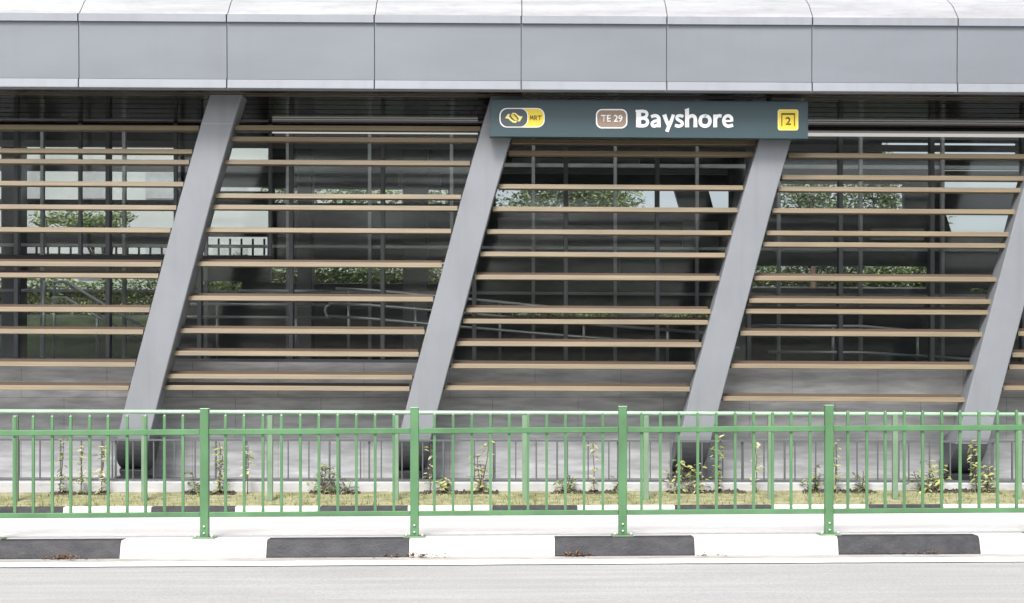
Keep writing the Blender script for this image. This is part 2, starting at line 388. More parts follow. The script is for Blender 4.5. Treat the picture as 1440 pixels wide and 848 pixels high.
# leaf litter in the gutter
mb = MB(TF)
for cx, cy, sx, n in ((85, 11.78, 22, 60), (95, 11.70, 40, 25), (600, 11.74, 30, 55), (560, 11.76, 30, 20), (815, 11.77, 16, 50), (1010, 11.76, 40, 18), (1300, 11.76, 60, 16)):
    for i in range(n):
        x = X(cx + rg.gauss(0, sx*.55), 11.75); y = cy + rg.gauss(0, .022); y = min(y, 11.79)
        L = rg.uniform(.008, .026)
        mb.leaf((x, y, .010 + rg.uniform(0, .022)), (rg.uniform(-1, 1), rg.uniform(-1, 1), rg.uniform(-.2, .5)), (0, 0, 1), L*1.5, L)
o = mb.build('leaf_litter', M['litter']); tag(o, 'small heaps of dead brown leaves swept against the kerb', 'leaf litter', kind='stuff')

# ---------------------------------------------------------------- station building
DF = 20.0; DC = 20.62; DG = 23.2; DW = 21.4
stn = empty('station_building', (0, 22, 0), 'grey station building with slanted columns, timber coloured louvres and a long metal roof edge', 'station')
def P(mb, name, m): return child(mb, name, m, stn)
zs = Z(125, DF)                                  # soffit height
# fascia: one panel per bay of the roof edge
seams = [-513, -307, -100, 109, 318, 526, 733, 938, 1143, 1348, 1553, 1758, 1963]
def fz(py, d): return Z(py, d)
for a, b_ in zip(seams[:-1], seams[1:]):
    g_ = .006
    xa, xb = X(a, DF) + g_, X(b_, DF) - g_
    ft = MB(TB).prism([(20.10, fz(113.5, 20.07)), (20.07, fz(113.5, 20.07)), (20.055, fz(33, 20.05)), (20.10, fz(33, 20.05))], xa, xb)
    fp = P(ft, 'fascia_panel', M['fascia'])
    lo = MB(TB).prism([(20.12, zs - .003), (20.036, zs), (20.036, zs + .012), (20.045, fz(114, 20.05)), (20.12, fz(114, 20.05))], xa + .004, xb - .004)
    child(lo, 'bottom_lip', M['lip'], fp)
    hi = MB(TB).prism([(20.12, fz(32.2, 20.0)), (20.015, fz(32.2, 20.0)), (20.017, fz(22.4, 20.03)), (20.12, fz(22.4, 20.05))], xa + .004, xb - .004)
    child(hi, 'top_lip', M['lip'], fp)
P(MB(TB).box(-14, 17, 20.125, 20.2, zs - .001, fz(22, 20.1)), 'fascia_backing', M['midgrey'])
rseams = [s + 1 for s in seams]
for a, b_ in zip(rseams[:-1], rseams[1:]):
    xa, xb = X(a, DF) + .006, X(b_, DF) - .006
    r1 = [(20.05, fz(22, 20.05)), (20.30, fz(5, 20.30)), (20.33, fz(4.0, 20.33)), (20.9, fz(-14, 20.9)), (22.5, fz(-40, 22.5)),
          (22.5, fz(-40, 22.5) - .05), (20.9, fz(-14, 20.9) - .06), (20.3, fz(5, 20.30) - .06), (20.13, fz(22, 20.05))]
    P(MB(TB).prism(r1, xa, xb), 'roof_sheet', M['roof'])
P(MB(TB).box(-14, 17, 22.51, 23.6, 7.83, 8.1), 'roof_slab', M['midgrey'])
P(MB(TB).box(-14, 17, 25.7, 33.0, 7.83, 8.1), 'roof_slab', M['midgrey'])
P(MB(TB).box(-14, 17, 23.601, 25.699, 8.0, 8.03), 'skylight', M['glass'])
# soffit of long bronze slats
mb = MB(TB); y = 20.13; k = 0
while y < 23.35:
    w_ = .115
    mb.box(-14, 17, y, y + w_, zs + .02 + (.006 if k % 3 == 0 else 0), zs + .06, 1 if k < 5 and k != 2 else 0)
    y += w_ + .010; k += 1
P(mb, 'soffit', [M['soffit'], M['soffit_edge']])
P(MB(TB).box(-14, 17, 20.13, 23.4, zs + .10, zs + .14), 'soffit_backing', M['black'])

# slanted columns with a curved foot
def colx(base, y):
    tab = [(120, 320), (137, 316), (195, 300), (283, 275), (424, 237.5), (566, 200), (620, 187), (668, 178)]
    for (ya, xa), (yb, xb) in zip(tab[:-1], tab[1:]):
        if ya <= y <= yb: return base + xa + (xb - xa) * (y - ya) / (yb - ya)
    return base + tab[0][1]
bases = [-396, 0, 395.5, 790, 1181, 1573]
wcol = 22.7
def column(bx):
    mb = MB(TB)
    rows = [(130, DC, 21.0), (175, DC, 21.0)] + [(y, DC, 21.0) for y in (195, 283, 424, 540, 585, 604)]
    foot_rows = []
    for k in range(1, 13):
        a = k / 12 * math.pi / 2
        (rows if k <= 2 else foot_rows).append((604 + 64 * math.sin(a), DC + .62 * (1 - math.cos(a)), 21.28))
    foot_rows.insert(0, rows[-1])
    c = .012; n = 8
    def shell(rows):
      vs = []; fs = []
      for (y, df, db) in rows:
          xc = X(colx(bx, y), DC); h = wcol * DC / F * (1 - .3 * max(0, (y - 650) / 18) ** 2); z = Z(y, DC) if y > 131 else zs + .018
          db = max(db, df + .04)
          for (dx, dy) in ((-h, c), (-h + c, 0), (h - c, 0), (h, c), (h, db - df - c), (h - c, db - df), (-h + c, db - df), (-h, db - df - c)):
              vs.append((xc + dx, df + dy, z))
      for i in range(len(rows) - 1):
          for k in range(n): fs.append((i*n+k, i*n+(k+1) % n, (i+1)*n+(k+1) % n, (i+1)*n+k))
      fs += [tuple(range(n)), tuple((len(rows)-1)*n + k for k in range(n))]
      return vs, fs
    mb.raw(*shell(rows))
    cobj = P(mb, 'column', M['column'])
    child(MB(TB).raw(*shell(foot_rows)), 'shaded_foot', M['shaded_foot'], cobj)
    # foot: steel base and pin
    xf = X(colx(bx, 664), DC)
    ft = MB(TB)
    ft.box(xf - .17, xf + .17, 20.86, 21.14, -.01, .11, 0, .01)
    ft.box(xf - .24, xf + .24, 20.80, 21.2, -.012, .014, 0, .004)
    ft.tube([(xf - .2, 20.98, .09), (xf + .2, 20.98, .09)], .05, 10)
    child(ft, 'foot', M['foot'], cobj)
    xj = X(colx(bx, 176), DC)
    child(MB(TB).box(xj - .228, xj + .228, DC - .002, DC + .03, Z(176.4, DC), Z(175.5, DC)), 'joint', M['midgrey'], cobj)
    return cobj
for b_ in bases: column(b_)

# louvres
bays = {
 -1: [179, 212, 227, 258, 291, 323, 371, 387, 435, 466, 512, 545],
 0: [180, 196, 228.5, 276, 292, 324, 372, 420, 466, 497.5, 530, 546],
 1: [199.5, 215.5, 263, 294.5, 326.5, 358, 390.5, 437, 452.5, 484, 515.5, 546.5],
 2: [219, 250, 266.5, 297, 328.5, 344.5, 392, 423.5, 438.5, 469.5, 515.5, 561.5],
 3: [186, 202, 249, 281, 312, 344, 376, 424, 470, 500, 517, 546.5]}
DL = 20.74
for bi, rows in bays.items():
    for y in rows:
        xl = colx(bases[bi + 1], y) + wcol + 2.5; xr = colx(bases[bi + 2], y) - wcol - 2.2
        ya = y + TB * 0
        yy = y - (-TB) * ((xl + xr) / 2 - CX)     # row is given where it is seen; take out the tilt
        zc = Z(yy, DL); h = 3.45 * DL / F
        sk = .012
        x0, x1 = X(xl, DL), X(xr, DL)
        mb = MB(TB)
        jig = random.uniform(-.006, .006)
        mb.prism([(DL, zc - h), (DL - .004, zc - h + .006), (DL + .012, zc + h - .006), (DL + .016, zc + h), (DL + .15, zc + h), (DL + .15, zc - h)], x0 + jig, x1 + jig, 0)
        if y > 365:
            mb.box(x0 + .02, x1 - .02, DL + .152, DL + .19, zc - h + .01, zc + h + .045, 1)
        # brackets into the columns
        for xe, s in ((x0, -1), (x1, 1)):
            mb.box(xe, xe + s * .07, DL + .03, DL + .11, zc - .016, zc + .022, 2)
        P(mb, 'louvre', [M['wood'], M['woodback'], M['black']])

# base wall
P(MB(TB).box(-14, 17, DW, 22.9, -.3, Z(511, DW)), 'base_wall', M['wall'])
P(MB(TB).box(-14, 17, 22.901, 23.5, 1.0, Z(507, DG)), 'window_sill', M['mullion'])
# glazing
zb, zt = Z(506.5, DG), Z(187, DG)
mx_ = [24 + 128.6 * k for k in range(-5, 17)]
for a, b_ in zip(mx_[:-1], mx_[1:]):
    fr_ = MB(TB).box(X(a, DG) - .035, X(a, DG) + .035, DG - .06, DG + .10, zb, zt - .002, 0, .004)
    fo = P(fr_, 'mullion', M['mullion'])
    P(MB(TB).box(X(a, DG) + .036, X(b_, DG) - .036, DG, DG + .012, zb + .002, zt - .003), 'window_pane', M['glass'])
P(MB(TB).box(-14, 17, DG - .10, DG + .12, zt, zt + .05), 'window_head', M['headframe'])
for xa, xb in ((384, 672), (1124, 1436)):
    P(MB(TB).box(X(xa, DG), X(xb, DG), DG - .15, DG - .102, zt - .045, zt + .002), 'glow_strip', M['glow'])  # added glowing strip, stands for a pale reflection above the glass
P(MB(TB).box(-14, 17, DG - .05, DG + .12, zt + .051, 7.69), 'bulkhead', M['black'])
# front gallery frame at the left end: posts from the soffit and a bottom bar
for px in (-153, -20, 113, 247, 380):
    P(MB(TB).box(X(px, 22.95) - .028, X(px, 22.95) + .028, 22.92, 22.99, Z(367, 22.95), zs + .015, 0, .004), 'gallery_post', M['mullion'])
P(MB(TB).box(X(-300, 22.95), X(383, 22.95), 22.90, 23.0, Z(368.5, 22.95), Z(362.5, 22.95), 0, .004), 'gallery_rail', M['black'])

# interior: floor, ceiling, inner mullion row, beams and a rear wall with openings
P(MB(TB).box(-14, 17, 23.501, 33.2, 1.2, Z(508, DG)), 'floor', M['floor_in'])
P(MB(TB).box(-14, 17, 25.7, 33.2, 7.7, 7.82), 'ceiling', M['ceil_in'])
for k in range(-4, 14):
    px = 60 + 115 * k
    P(MB(TB).box(X(px, 26) - .03, X(px, 26) + .03, 25.95, 26.05, Z(507, DG), 7.69), 'inner_post', M['midgrey'])
for (y, d, hh, m) in ((232, 26.1, .07, 'midgrey'), (348, 26.1, .05, 'midgrey'), (412, 26.1, .05, 'midgrey'), (205, 28, .12, 'ceil_in'), (240, 29, .1, 'ceil_in')):
    P(MB(TB).box(-14, 17, d, d + .12, Z(y, d) - hh/2, Z(y, d) + hh/2), 'inner_beam', M[m])
for (px, w_) in ((585, .5), (1040, .4), (430, .3), (20, .4)):
    P(MB(TB).box(X(px, 28.5) - w_/2, X(px, 28.5) + w_/2, 28.3, 28.7, Z(508, DG), 7.69, 0, .02), 'reflection_pillar', M['reflect_dark'])  # added shapes standing for dark columns reflected in the glass
for (xa, xb, ya, yb, d, m) in ((700, 792, 306, 350, 29.5, 'midgrey'), (872, 930, 360, 408, 29.6, 'reflect_dark'), (960, 1010, 310, 345, 29.4, 'midgrey'), (420, 520, 330, 352, 29.5, 'midgrey'),
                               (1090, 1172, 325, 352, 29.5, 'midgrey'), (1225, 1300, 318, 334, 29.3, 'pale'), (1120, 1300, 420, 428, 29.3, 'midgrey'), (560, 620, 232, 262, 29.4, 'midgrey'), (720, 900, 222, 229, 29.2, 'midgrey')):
    P(MB(TB).box(X(xa, d), X(xb, d), d, d + .1, Z(yb, d), Z(ya, d), 0, .01), 'reflection_panel', M[m])  # added slabs standing for pieces reflected in the glass
DR = 31.0
openings = [(-200, 203, 250, 234), (-200, 240, 250, 284), (-200, 291, 250, 323), (-200, 350, 245, 360),
            (280, 208, 378, 227), (280, 264, 378, 271), (285, 294, 378, 322), (283, 334, 376, 361),
            (385, 266, 630, 287), (380, 368, 626, 400), (255, 397, 340, 421), (-200, 392, 226, 506),
            (697, 264, 940, 293), (1092, 255, 1272, 295), (1322, 232, 1438, 263), (1240, 196, 1432, 218),
            (1058, 371, 1306, 403), (1364, 400, 1402, 418), (720, 438, 1005, 447)]
xs = sorted(set([-620, 2000] + [v for r in openings for v in (r[0], r[2])])); ys = sorted(set([150, 520] + [v for r in openings for v in (r[1], r[3])]))
mb = MB(TB)
for ya, yb in zip(ys[:-1], ys[1:]):
    run = None
    for xa, xb in list(zip(xs[:-1], xs[1:])) + [(None, None)]:
        solid = xa is not None and not any(r[0] <= (xa+xb)/2 <= r[2] and r[1] <= (ya+yb)/2 <= r[3] for r in openings)
        if solid:
            if xa is not None and 940 <= xa and xb <= 1058 and ya >= 264 and yb <= 294: solid = False
            if xa is not None and 1322 <= xa and xb <= 1438 and ya >= 295 and yb <= 326: solid = False
        if solid: run = (run[0], xb) if run else (xa, xb)
        elif run:
            mb.box(X(run[0], DR), X(run[1], DR), DR, DR + .2, Z(yb, DR), Z(ya, DR)); run = None
# slanted infills beside the bright skylight openings
def q(pts): mb.plate([(X(a, DR), Z(b_, DR)) for a, b_ in pts], DR + .01, DR + .19)
q([(948, 264), (996, 264), (1004, 294), (957, 294)])
q([(1052, 264), (1058, 264), (1058, 294), (1048, 294)])
q([(1322, 297), (1330, 297), (1339, 325), (1322, 325)])
q([(1432, 297), (1438, 297), (1438, 325), (1424, 325)])
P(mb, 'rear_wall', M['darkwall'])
# balustrade bars in the rear opening
for k in range(28):
    px = -60 + 16 * k
    if 245 < px < 283 or px > 376: continue
    P(MB(TB).box(X(px, 30.8) - .02, X(px, 30.8) + .02, 30.75, 30.79, Z(361, 30.8), Z(338 if px > 250 else 350, 30.8)), 'baluster', M['black'])
P(MB(TB).box(-14, 17, 33.0, 33.2, 7.5, 7.699), 'rear_beam', M['midgrey'])

# ---------------------------------------------------------------- sign
DS = 20.36
sg = empty('station_sign', (X(912, DS), DS, Z(192, DS)), 'long slate blue sign reading Bayshore in white, fixed across two slanted columns', 'sign')
TS = -0.0075
def sz(py, px=None): return Z(py + TS * (912 - CX) * -1 * 0, DS)
class SB(MB):
    def __init__(self): super().__init__(0)
def spt(px, py, d=DS): return (X(px, d), Z(py, d))
def slope(px): return .0075 * (px - 912)
def sbox(xa, xb, ya, yb, d0, d1):
    mb = MB(0)
    mb.plate([spt(xa, ya + slope(xa)), spt(xb, ya + slope(xb)), spt(xb, yb + slope(xb)), spt(xa, yb + slope(xa))], d0, d1)
    return mb
child(sbox(690, 1135, 142.2, 193.2, DS, DS + .17), 'board', [M['signblue']], sg)
child(sbox(688.6, 689.9, 141.6, 193.8, DS - .004, DS + .17), 'end_cap', [M['signedge']], sg)
child(sbox(1135.1, 1136.2, 141.6, 193.8, DS - .004, DS + .17), 'end_cap', [M['signedge']], sg)
child(sbox(690, 1135, 141.4, 142.1, DS - .004, DS + .17), 'edge_trim', [M['signedge']], sg)
for px in (726, 1090):
    child(sbox(px - 6, px + 6, 150, 186, DS + .171, DC - .002), 'bracket', [M['black']], sg)
def rr(xa, ya, xb, yb, r, n=6):
    pts = []
    for cx, cy, a0 in ((xb - r, ya + r, -90), (xb - r, yb - r, 0), (xa + r, yb - r, 90), (xa + r, ya + r, 180)):
        for k in range(n + 1):
            a = math.radians(a0 + 90 * k / n); pts.append((cx + r*math.cos(a), cy + r*math.sin(a)))
    return pts
def decal(pts, layer, name, m, parent=None):
    mb = MB(0)
    mb.plate([spt(px, py) for px, py in pts], DS - .003 * layer - .002, DS - .003 * (layer - 1) - .001)
    return child(mb, name, m, parent or sg)
# emblem pill
pill = decal(rr(702.4, 152, 765.8, 179.4, 10.5), 1, 'emblem', M['white'])
yel = [(px, py) for px, py in rr(703.9, 153.4, 764.6, 178.0, 9.6)]
decal([p for p in yel], 2, 'emblem_field', M['yellow'], pill)
decal(rr(703.9, 153.4, 741.6, 178.0, 9.6), 3, 'emblem_dark_field', M['signgrey'], pill)
arc = []
outer = [p for p in rr(703.9, 153.4, 742.9, 178.0, 9.6) if p[0] > 731]
inner = [p for p in rr(703.9, 153.4, 741.6, 178.0, 9.6) if p[0] > 731]
decal(outer + inner[::-1], 4, 'emblem_rim', M['white'], pill)
def z12(pts): return [(680 + a / 12, 130 + b_ / 12) for a, b_ in pts]
decal(z12([(362, 437), (412, 366), (450, 366), (428, 402), (470, 455), (508, 482), (552, 484), (578, 468), (548, 516), (498, 512), (450, 478), (418, 446)]), 4, 'emblem_band', M['paleyellow'], pill)
decal(z12([(660, 410), (612, 492), (574, 490), (598, 448), (560, 398), (528, 372), (488, 370), (458, 392), (486, 346), (536, 348), (580, 384), (612, 404)]), 4, 'emblem_band', M['paleyellow'], pill)
decal(z12([(462, 392), (492, 376), (524, 398), (560, 440), (574, 462), (548, 478), (512, 458), (478, 420)]), 4, 'emblem_band', M['yellow'], pill)
# line code pill
code = decal(rr(838, 153.4, 882.2, 180.6, 8.5), 1, 'line_badge', M['white'])
decal(rr(839.8, 155.2, 880.4, 178.8, 7), 2, 'line_badge_field', M['brown'], code)
# exit badge
ex = decal(rr(1093.6, 154, 1122.6, 183.4, 3.2), 1, 'exit_badge', M['paleyellow'])
decal(rr(1095.2, 155.6, 1121.0, 181.8, 2), 2, 'exit_badge_field', M['yellow'], ex)
decal([(1098.6, 159.2), (1117.8, 159.2), (1117.8, 177.4), (1116.4, 177.4), (1116.4, 161.8), (1100.0, 161.8), (1100.0, 177.4), (1098.6, 177.4)], 3, 'exit_door_mark', M['olive'], ex)
def text(s, xa, xb, ytop, ybase, layer, m, name, parent, bold=0.0, ref=None):
    """lettering fitted to a box: ytop..ybase is the height of the reference glyph"""
    def mk(t):
        cu = bpy.data.curves.new('t', 'FONT'); cu.body = t; cu.size = 1; cu.extrude = 0; cu.offset = bold; cu.resolution_u = 5
        ob = bpy.data.objects.new('t', cu); COL.objects.link(ob)
        bpy.context.view_layer.update()
        me = bpy.data.meshes.new_from_object(ob.evaluated_get(bpy.context.evaluated_depsgraph_get()))
        bpy.data.objects.remove(ob); return me
    r = mk(ref or s); zmax = max(v.co.y for v in r.vertices); zmin = min(v.co.y for v in r.vertices)
    me = mk(s)
    xmin = min(v.co.x for v in me.vertices); xmax = max(v.co.x for v in me.vertices)
    sx = (xb - xa) / (xmax - xmin); sy = (ybase - ytop) / (zmax - zmin)
    bm = bmesh.new(); bm.from_mesh(me)
    for v in bm.verts:
        px = xa + (v.co.x - xmin) * sx; py = ybase - (v.co.y - zmin) * sy + .0075 * (px - (xa + xb) / 2)
        xx, zz = spt(px, py); v.co = Vector((xx, DS - .003 * layer - .002, zz))
    ret = bmesh.ops.extrude_face_region(bm, geom=list(bm.faces))
    for v in [e for e in ret['geom'] if isinstance(e, bmesh.types.BMVert)]: v.co.y += .004
    bmesh.ops.recalc_face_normals(bm, faces=bm.faces)
    me2 = bpy.data.meshes.new(name); bm.to_mesh(me2); bm.free(); me2.materials.append(m)
    ob = bpy.data.objects.new(name, me2); COL.objects.link(ob); ob.parent = parent
    off = Vector((0, 0, 0)); p = parent
    while p is not None: off += Vector(p.location); p = p.parent
    ob.location = -off
    return ob
def smooth(pts, n=6):
    if len(pts) < 3: return pts
    out = []
    for i in range(len(pts) - 1):
        p0 = pts[max(i-1, 0)]; p1 = pts[i]; p2 = pts[i+1]; p3 = pts[min(i+2, len(pts)-1)]
        for k in range(n):
            t = k / n
            out.append(tuple(.5*((2*p1[j]) + (-p0[j]+p2[j])*t + (2*p0[j]-5*p1[j]+4*p2[j]-p3[j])*t*t + (-p0[j]+3*p1[j]-3*p2[j]+p3[j])*t**3) for j in range(2)))
    return out + [pts[-1]]
lt = MB(0); layer_y = [DS - .003]
def stroke(pts, w0, w1=None, sc=6, ox=820, oy=130):
    w1 = w1 or w0; p = smooth(pts); L = []; R = []
    for i, a in enumerate(p):
        q0 = p[max(i-1, 0)]; q1 = p[min(i+1, len(p)-1)]; dx, dy = q1[0]-q0[0], q1[1]-q0[1]; n = math.hypot(dx, dy) or 1
        w_ = (w0 + (w1 - w0) * i / (len(p) - 1)) / 2
        L.append((a[0] - dy/n*w_, a[1] + dx/n*w_)); R.append((a[0] + dy/n*w_, a[1] - dx/n*w_))
    layer_y[0] -= .00025; y0 = layer_y[0]
    vs = [(X(ox + q_[0]/sc, DS), yy, Z(oy + q_[1]/sc, DS)) for yy in (y0, DS - .001) for q_ in L + R]
    m = len(L); N = 2 * m; fs = []
    for i in range(m - 1):
        fs.append((i, i+1, m+i+1, m+i)); fs.append((i, N+i, N+i+1, i+1)); fs.append((m+i, m+i+1, N+m+i+1, N+m+i))
    fs += [(0, m, N+m, N), (m-1, N+m-1, N+N-1, N-1)]
    lt.raw(vs, fs)
stroke([(468, 150), (468, 293)], 42); stroke([(443, 156), (468, 158)], 20)
stroke([(462, 160), (508, 159), (532, 168), (538, 187), (528, 206), (506, 214), (470, 216)], 26)
stroke([(470, 219), (515, 219), (538, 232), (543, 254), (531, 275), (506, 282), (462, 281)], 27)
stroke([(573, 206), (598, 197), (624, 200), (638, 218), (639, 245), (639, 294)], 27, 32)
stroke([(640, 236), (604, 243), (583, 259), (586, 279), (606, 284), (638, 268)], 26)
stroke([(684, 187), (700, 232), (724, 286)], 36, 28); stroke([(762, 187), (744, 240), (722, 290), (706, 331)], 28, 30)
stroke([(846, 204), (818, 196), (794, 203), (793, 222), (812, 237), (834, 253), (832, 275), (806, 285), (775, 277)], 26)
stroke([(877, 146), (877, 294)], 34); stroke([(858, 150), (893, 136)], 12)
stroke([(882, 222), (902, 202), (926, 198), (943, 212), (947, 240), (947, 294)], 27, 32)
stroke([(1028, 198), (1058, 208), (1070, 240), (1058, 273), (1028, 284), (998, 273), (987, 240), (998, 208), (1028, 198), (1034, 198)], 29)
stroke([(1114, 187), (1114, 294)], 33); stroke([(1118, 222), (1134, 202), (1150, 197), (1168, 200)], 27)
stroke([(1183, 243), (1252, 240)], 18); stroke([(1253, 246), (1250, 214), (1226, 197), (1198, 207), (1186, 238), (1196, 270), (1224, 285), (1264, 276)], 27)
child(lt, 'lettering', M['white'], sg)
lt = MB(0); layer_y[0] = DS - .0142
for pts in ([(784, 468), (793, 392)], [(793, 394), (812, 448)], [(812, 448), (830, 394)], [(830, 392), (837, 468)],
            [(860, 468), (860, 392)], [(860, 398), (884, 399), (893, 414), (884, 429), (860, 431)], [(874, 431), (900, 468)],
            [(912, 398), (978, 398)], [(945, 398), (945, 468)]):
    stroke(pts, 11, None, 12, 680, 130)
child(lt, 'lettering', M['olive'], pill)
text('TE 29', 845, 875.4, 161.8, 171.8, 4, M['white'], 'lettering', code, .022, 'E')

text('2', 1104.6, 1111.8, 165, 175.6, 4, M['olive'], 'lettering', ex, .014, '2')

# ---------------------------------------------------------------- near green railing
DN = 12.0
nr = empty('green_railing', (X(720, DN), DN, .15), 'bright green metal railing with pickets standing on the white median', 'railing')
posts = [-304, -9.5, 288, 583, 875.5, 1165.5, 1456, 1746]
zbase = .148
def nz(py): return Z(py, DN)
for px in posts:
    x = X(px, DN); w_ = .036
    po = child(MB(TF).box(x - w_, x + w_, DN - .03, DN + .03, zbase + .012, nz(573), 0, .004), 'post', M['green'], nr)
    child(MB(TF).box(x - w_ - .002, x + w_ + .002, DN - .032, DN + .032, nz(573) + .0005, nz(571.8), 0, .003), 'cap', M['railtop'], po)
    child(MB(TF).box(x - .092, x + .092, DN - .075, DN + .075, zbase + .001, zbase + .013, 0, .002), 'base_plate', M['green_old'], po)
    for s in (-1, 1):
        bt = MB(TF).tube([(x + s*.07, DN - .05, zbase + .013), (x + s*.07, DN - .05, zbase + .034)], .011, 6)
        child(bt, 'bolt', M['galv'], po)
    for py in (737.5, 747):
        bt = MB(TF).tube([(x, DN - .040, nz(py)), (x, DN - .028, nz(py))], .009, 8)
        child(bt, 'bolt', M['galv'], po)
for i, (a, b_) in enumerate(zip(posts[:-1], posts[1:])):
    xa, xb = X(a, DN) + .037, X(b_, DN) - .037
    child(MB(TF).box(xa, xb, DN - .025, DN + .025, nz(609), nz(601.2), 0, .004), 'top_rail', M['green'], nr)
    child(MB(TF).box(xa, xb, DN - .022, DN + .022, nz(724.6), nz(717.8), 0, .004), 'bottom_rail', M['green'], nr)
    for k in range(10):
        t = (b_ - a - 26.3 * 9) / 2
        x = X(a + t + 26.3 * k, DN)
        r_ = .011
        yo = 0.004 if k % 2 == 0 else -.006
        mb = MB(TF)
        mb.box(x - r_, x + r_, DN - r_ + yo, DN + r_ + yo, nz(717.6), nz(609.2))
        mb.box(x - r_, x + r_, DN - r_ + yo, DN + r_ + yo, nz(601.0), nz(582.5))
        mb.raw([(x - r_, DN - r_ + yo, nz(582.5)), (x + r_, DN - r_ + yo, nz(582.5)), (x + r_, DN + r_ + yo, nz(582.5)), (x - r_, DN + r_ + yo, nz(582.5)), (x, DN + yo, nz(579.6))],
               [(0, 1, 4), (1, 2, 4), (2, 3, 4), (3, 0, 4)])
        child(mb, 'picket', M['green'], nr)

# ---------------------------------------------------------------- far green railing
DB = 19.62
fr2 = empty('green_railing', (X(720, DB), DB, -.2), 'paler green railing with a single top tube, across the far carriageway', 'railing')
bposts = [-335, -157, 22, 203, 380, 557, 738, 908.5, 1083.5, 1258.5, 1432.5, 1608, 1784]
for px in bposts:
    x = X(px, DB)
    po = child(MB(0).box(x - .037, x + .037, DB - .03, DB + .03, -.22, Z(584, DB), 0, .004), 'post', M['green_old'], fr2)
mb = MB(TB*.55); mb.tube([(X(-400, DB), DB, Z(580.6, DB)), (X(1800, DB), DB, Z(580.6, DB))], .028, 10)
child(mb, 'top_rail', M['railtop'], fr2)

# ---------------------------------------------------------------- low grey fence in front of the wall
DK = 20.42
gf = empty('low_fence', (X(720, DK), DK, 0), 'low thin grey metal fence on the concrete edge before the wall', 'fence')
for py, nm in ((619.6, 'top_rail'), (675.6, 'bottom_rail')):
    child(MB(TB*.35).box(-8.6, 8.6, DK - .016, DK + .016, Z(py, DK) - .014, Z(py, DK) + .014), nm, M['greyrail'], gf)
k = 0; px = -2.0
while px < 1446:
    x = X(px, DK); r_ = .009
    if k % 6 == 5:
        r_ = .013
    child(MB(TB*.35).box(x - r_, x + r_, DK - r_, DK + r_, Z(674, DK), Z(621.2, DK)), 'baluster', M['greyrail'], gf)
    px += 29.1 if k % 6 != 5 else 14.5
    k += 1
for px in (-20, 155, 338, 512, 687, 862, 1037, 1212, 1390, 1460):
    x = X(px + 7, DK)
    child(MB(TB*.35).box(x - .012, x + .012, DK + .017, DK + .04, .001, Z(621, DK)), 'post', M['greyrail'], gf)

# ---------------------------------------------------------------- plants along the verge
DPL = 20.1
def plant(px, h_px, spread_px, nleaf, kind, label, stems=1, lean=0.0, lmin=.055, lmax=.105, top_only=False):
    r = random.Random(int(px * 13))
    h = h_px * DPL / F; sp = spread_px * DPL / F; x = X(px, DPL); z0 = verge_z(20.1) - .01 + TG * x
    root = empty('plant', (x, DPL, z0), label, 'plant', 'young plants along the verge')
    st = MB(0); lf = MB(0)
    tips = []
    for s in range(stems):
        a = r.uniform(-1, 1) * (sp * .5 if stems > 1 else sp * .12) + lean
        pts = []
        hh = h * (1 if s == 0 else r.uniform(.5, .95))
        for i in range(7):
            t = i / 6
            pts.append((x + a * t + r.uniform(-.012, .012) * (i > 0), DPL + r.uniform(-.03, .03) * (i > 0) + .12 * t, z0 + hh * t))
        st.tube(pts, .008, 5, 0, .004); tips.append(pts)
    for i in range(int(nleaf*1.45)):
        pts = tips[r.randrange(len(tips))]
        t = r.random() ** (.6 if top_only else 1.0); t = max(.08, t)
        f_ = t * 6; i0 = min(5, int(f_)); u = f_ - i0
        p = [pts[i0][j] + (pts[i0+1][j] - pts[i0][j]) * u for j in range(3)]
        off = sp * .5 * (1 - .45 * t)
        p2 = (p[0] + r.gauss(0, off * .55), p[1] + r.gauss(0, .05), p[2] + r.uniform(-.02, .03))
        if off > .06: st.tube([p, p2], .003, 4)
        an = r.uniform(0, 6.28)
        L = r.uniform(lmin, lmax)
        mi = r.choices([0, 1, 2, 3], {'bright': (6, 3, 1, 2), 'mid': (2, 5, 3, 1), 'dark': (1, 2, 6, 0), 'pale': (3, 1, 1, 5)}[kind])[0]
        lf.leaf(p2, (math.cos(an), math.sin(an) * .6 - .3, r.uniform(-.7, .6)), (r.uniform(-.5, .5), -.5, 1), L, L * r.uniform(.32, .5), mi)
    child(st, 'stem', M['bark'], root)
    child(lf, 'foliage', [M['leaf_bright'], M['leaf_mid'], M['leaf_dark'], M['leaf_pale']], root)
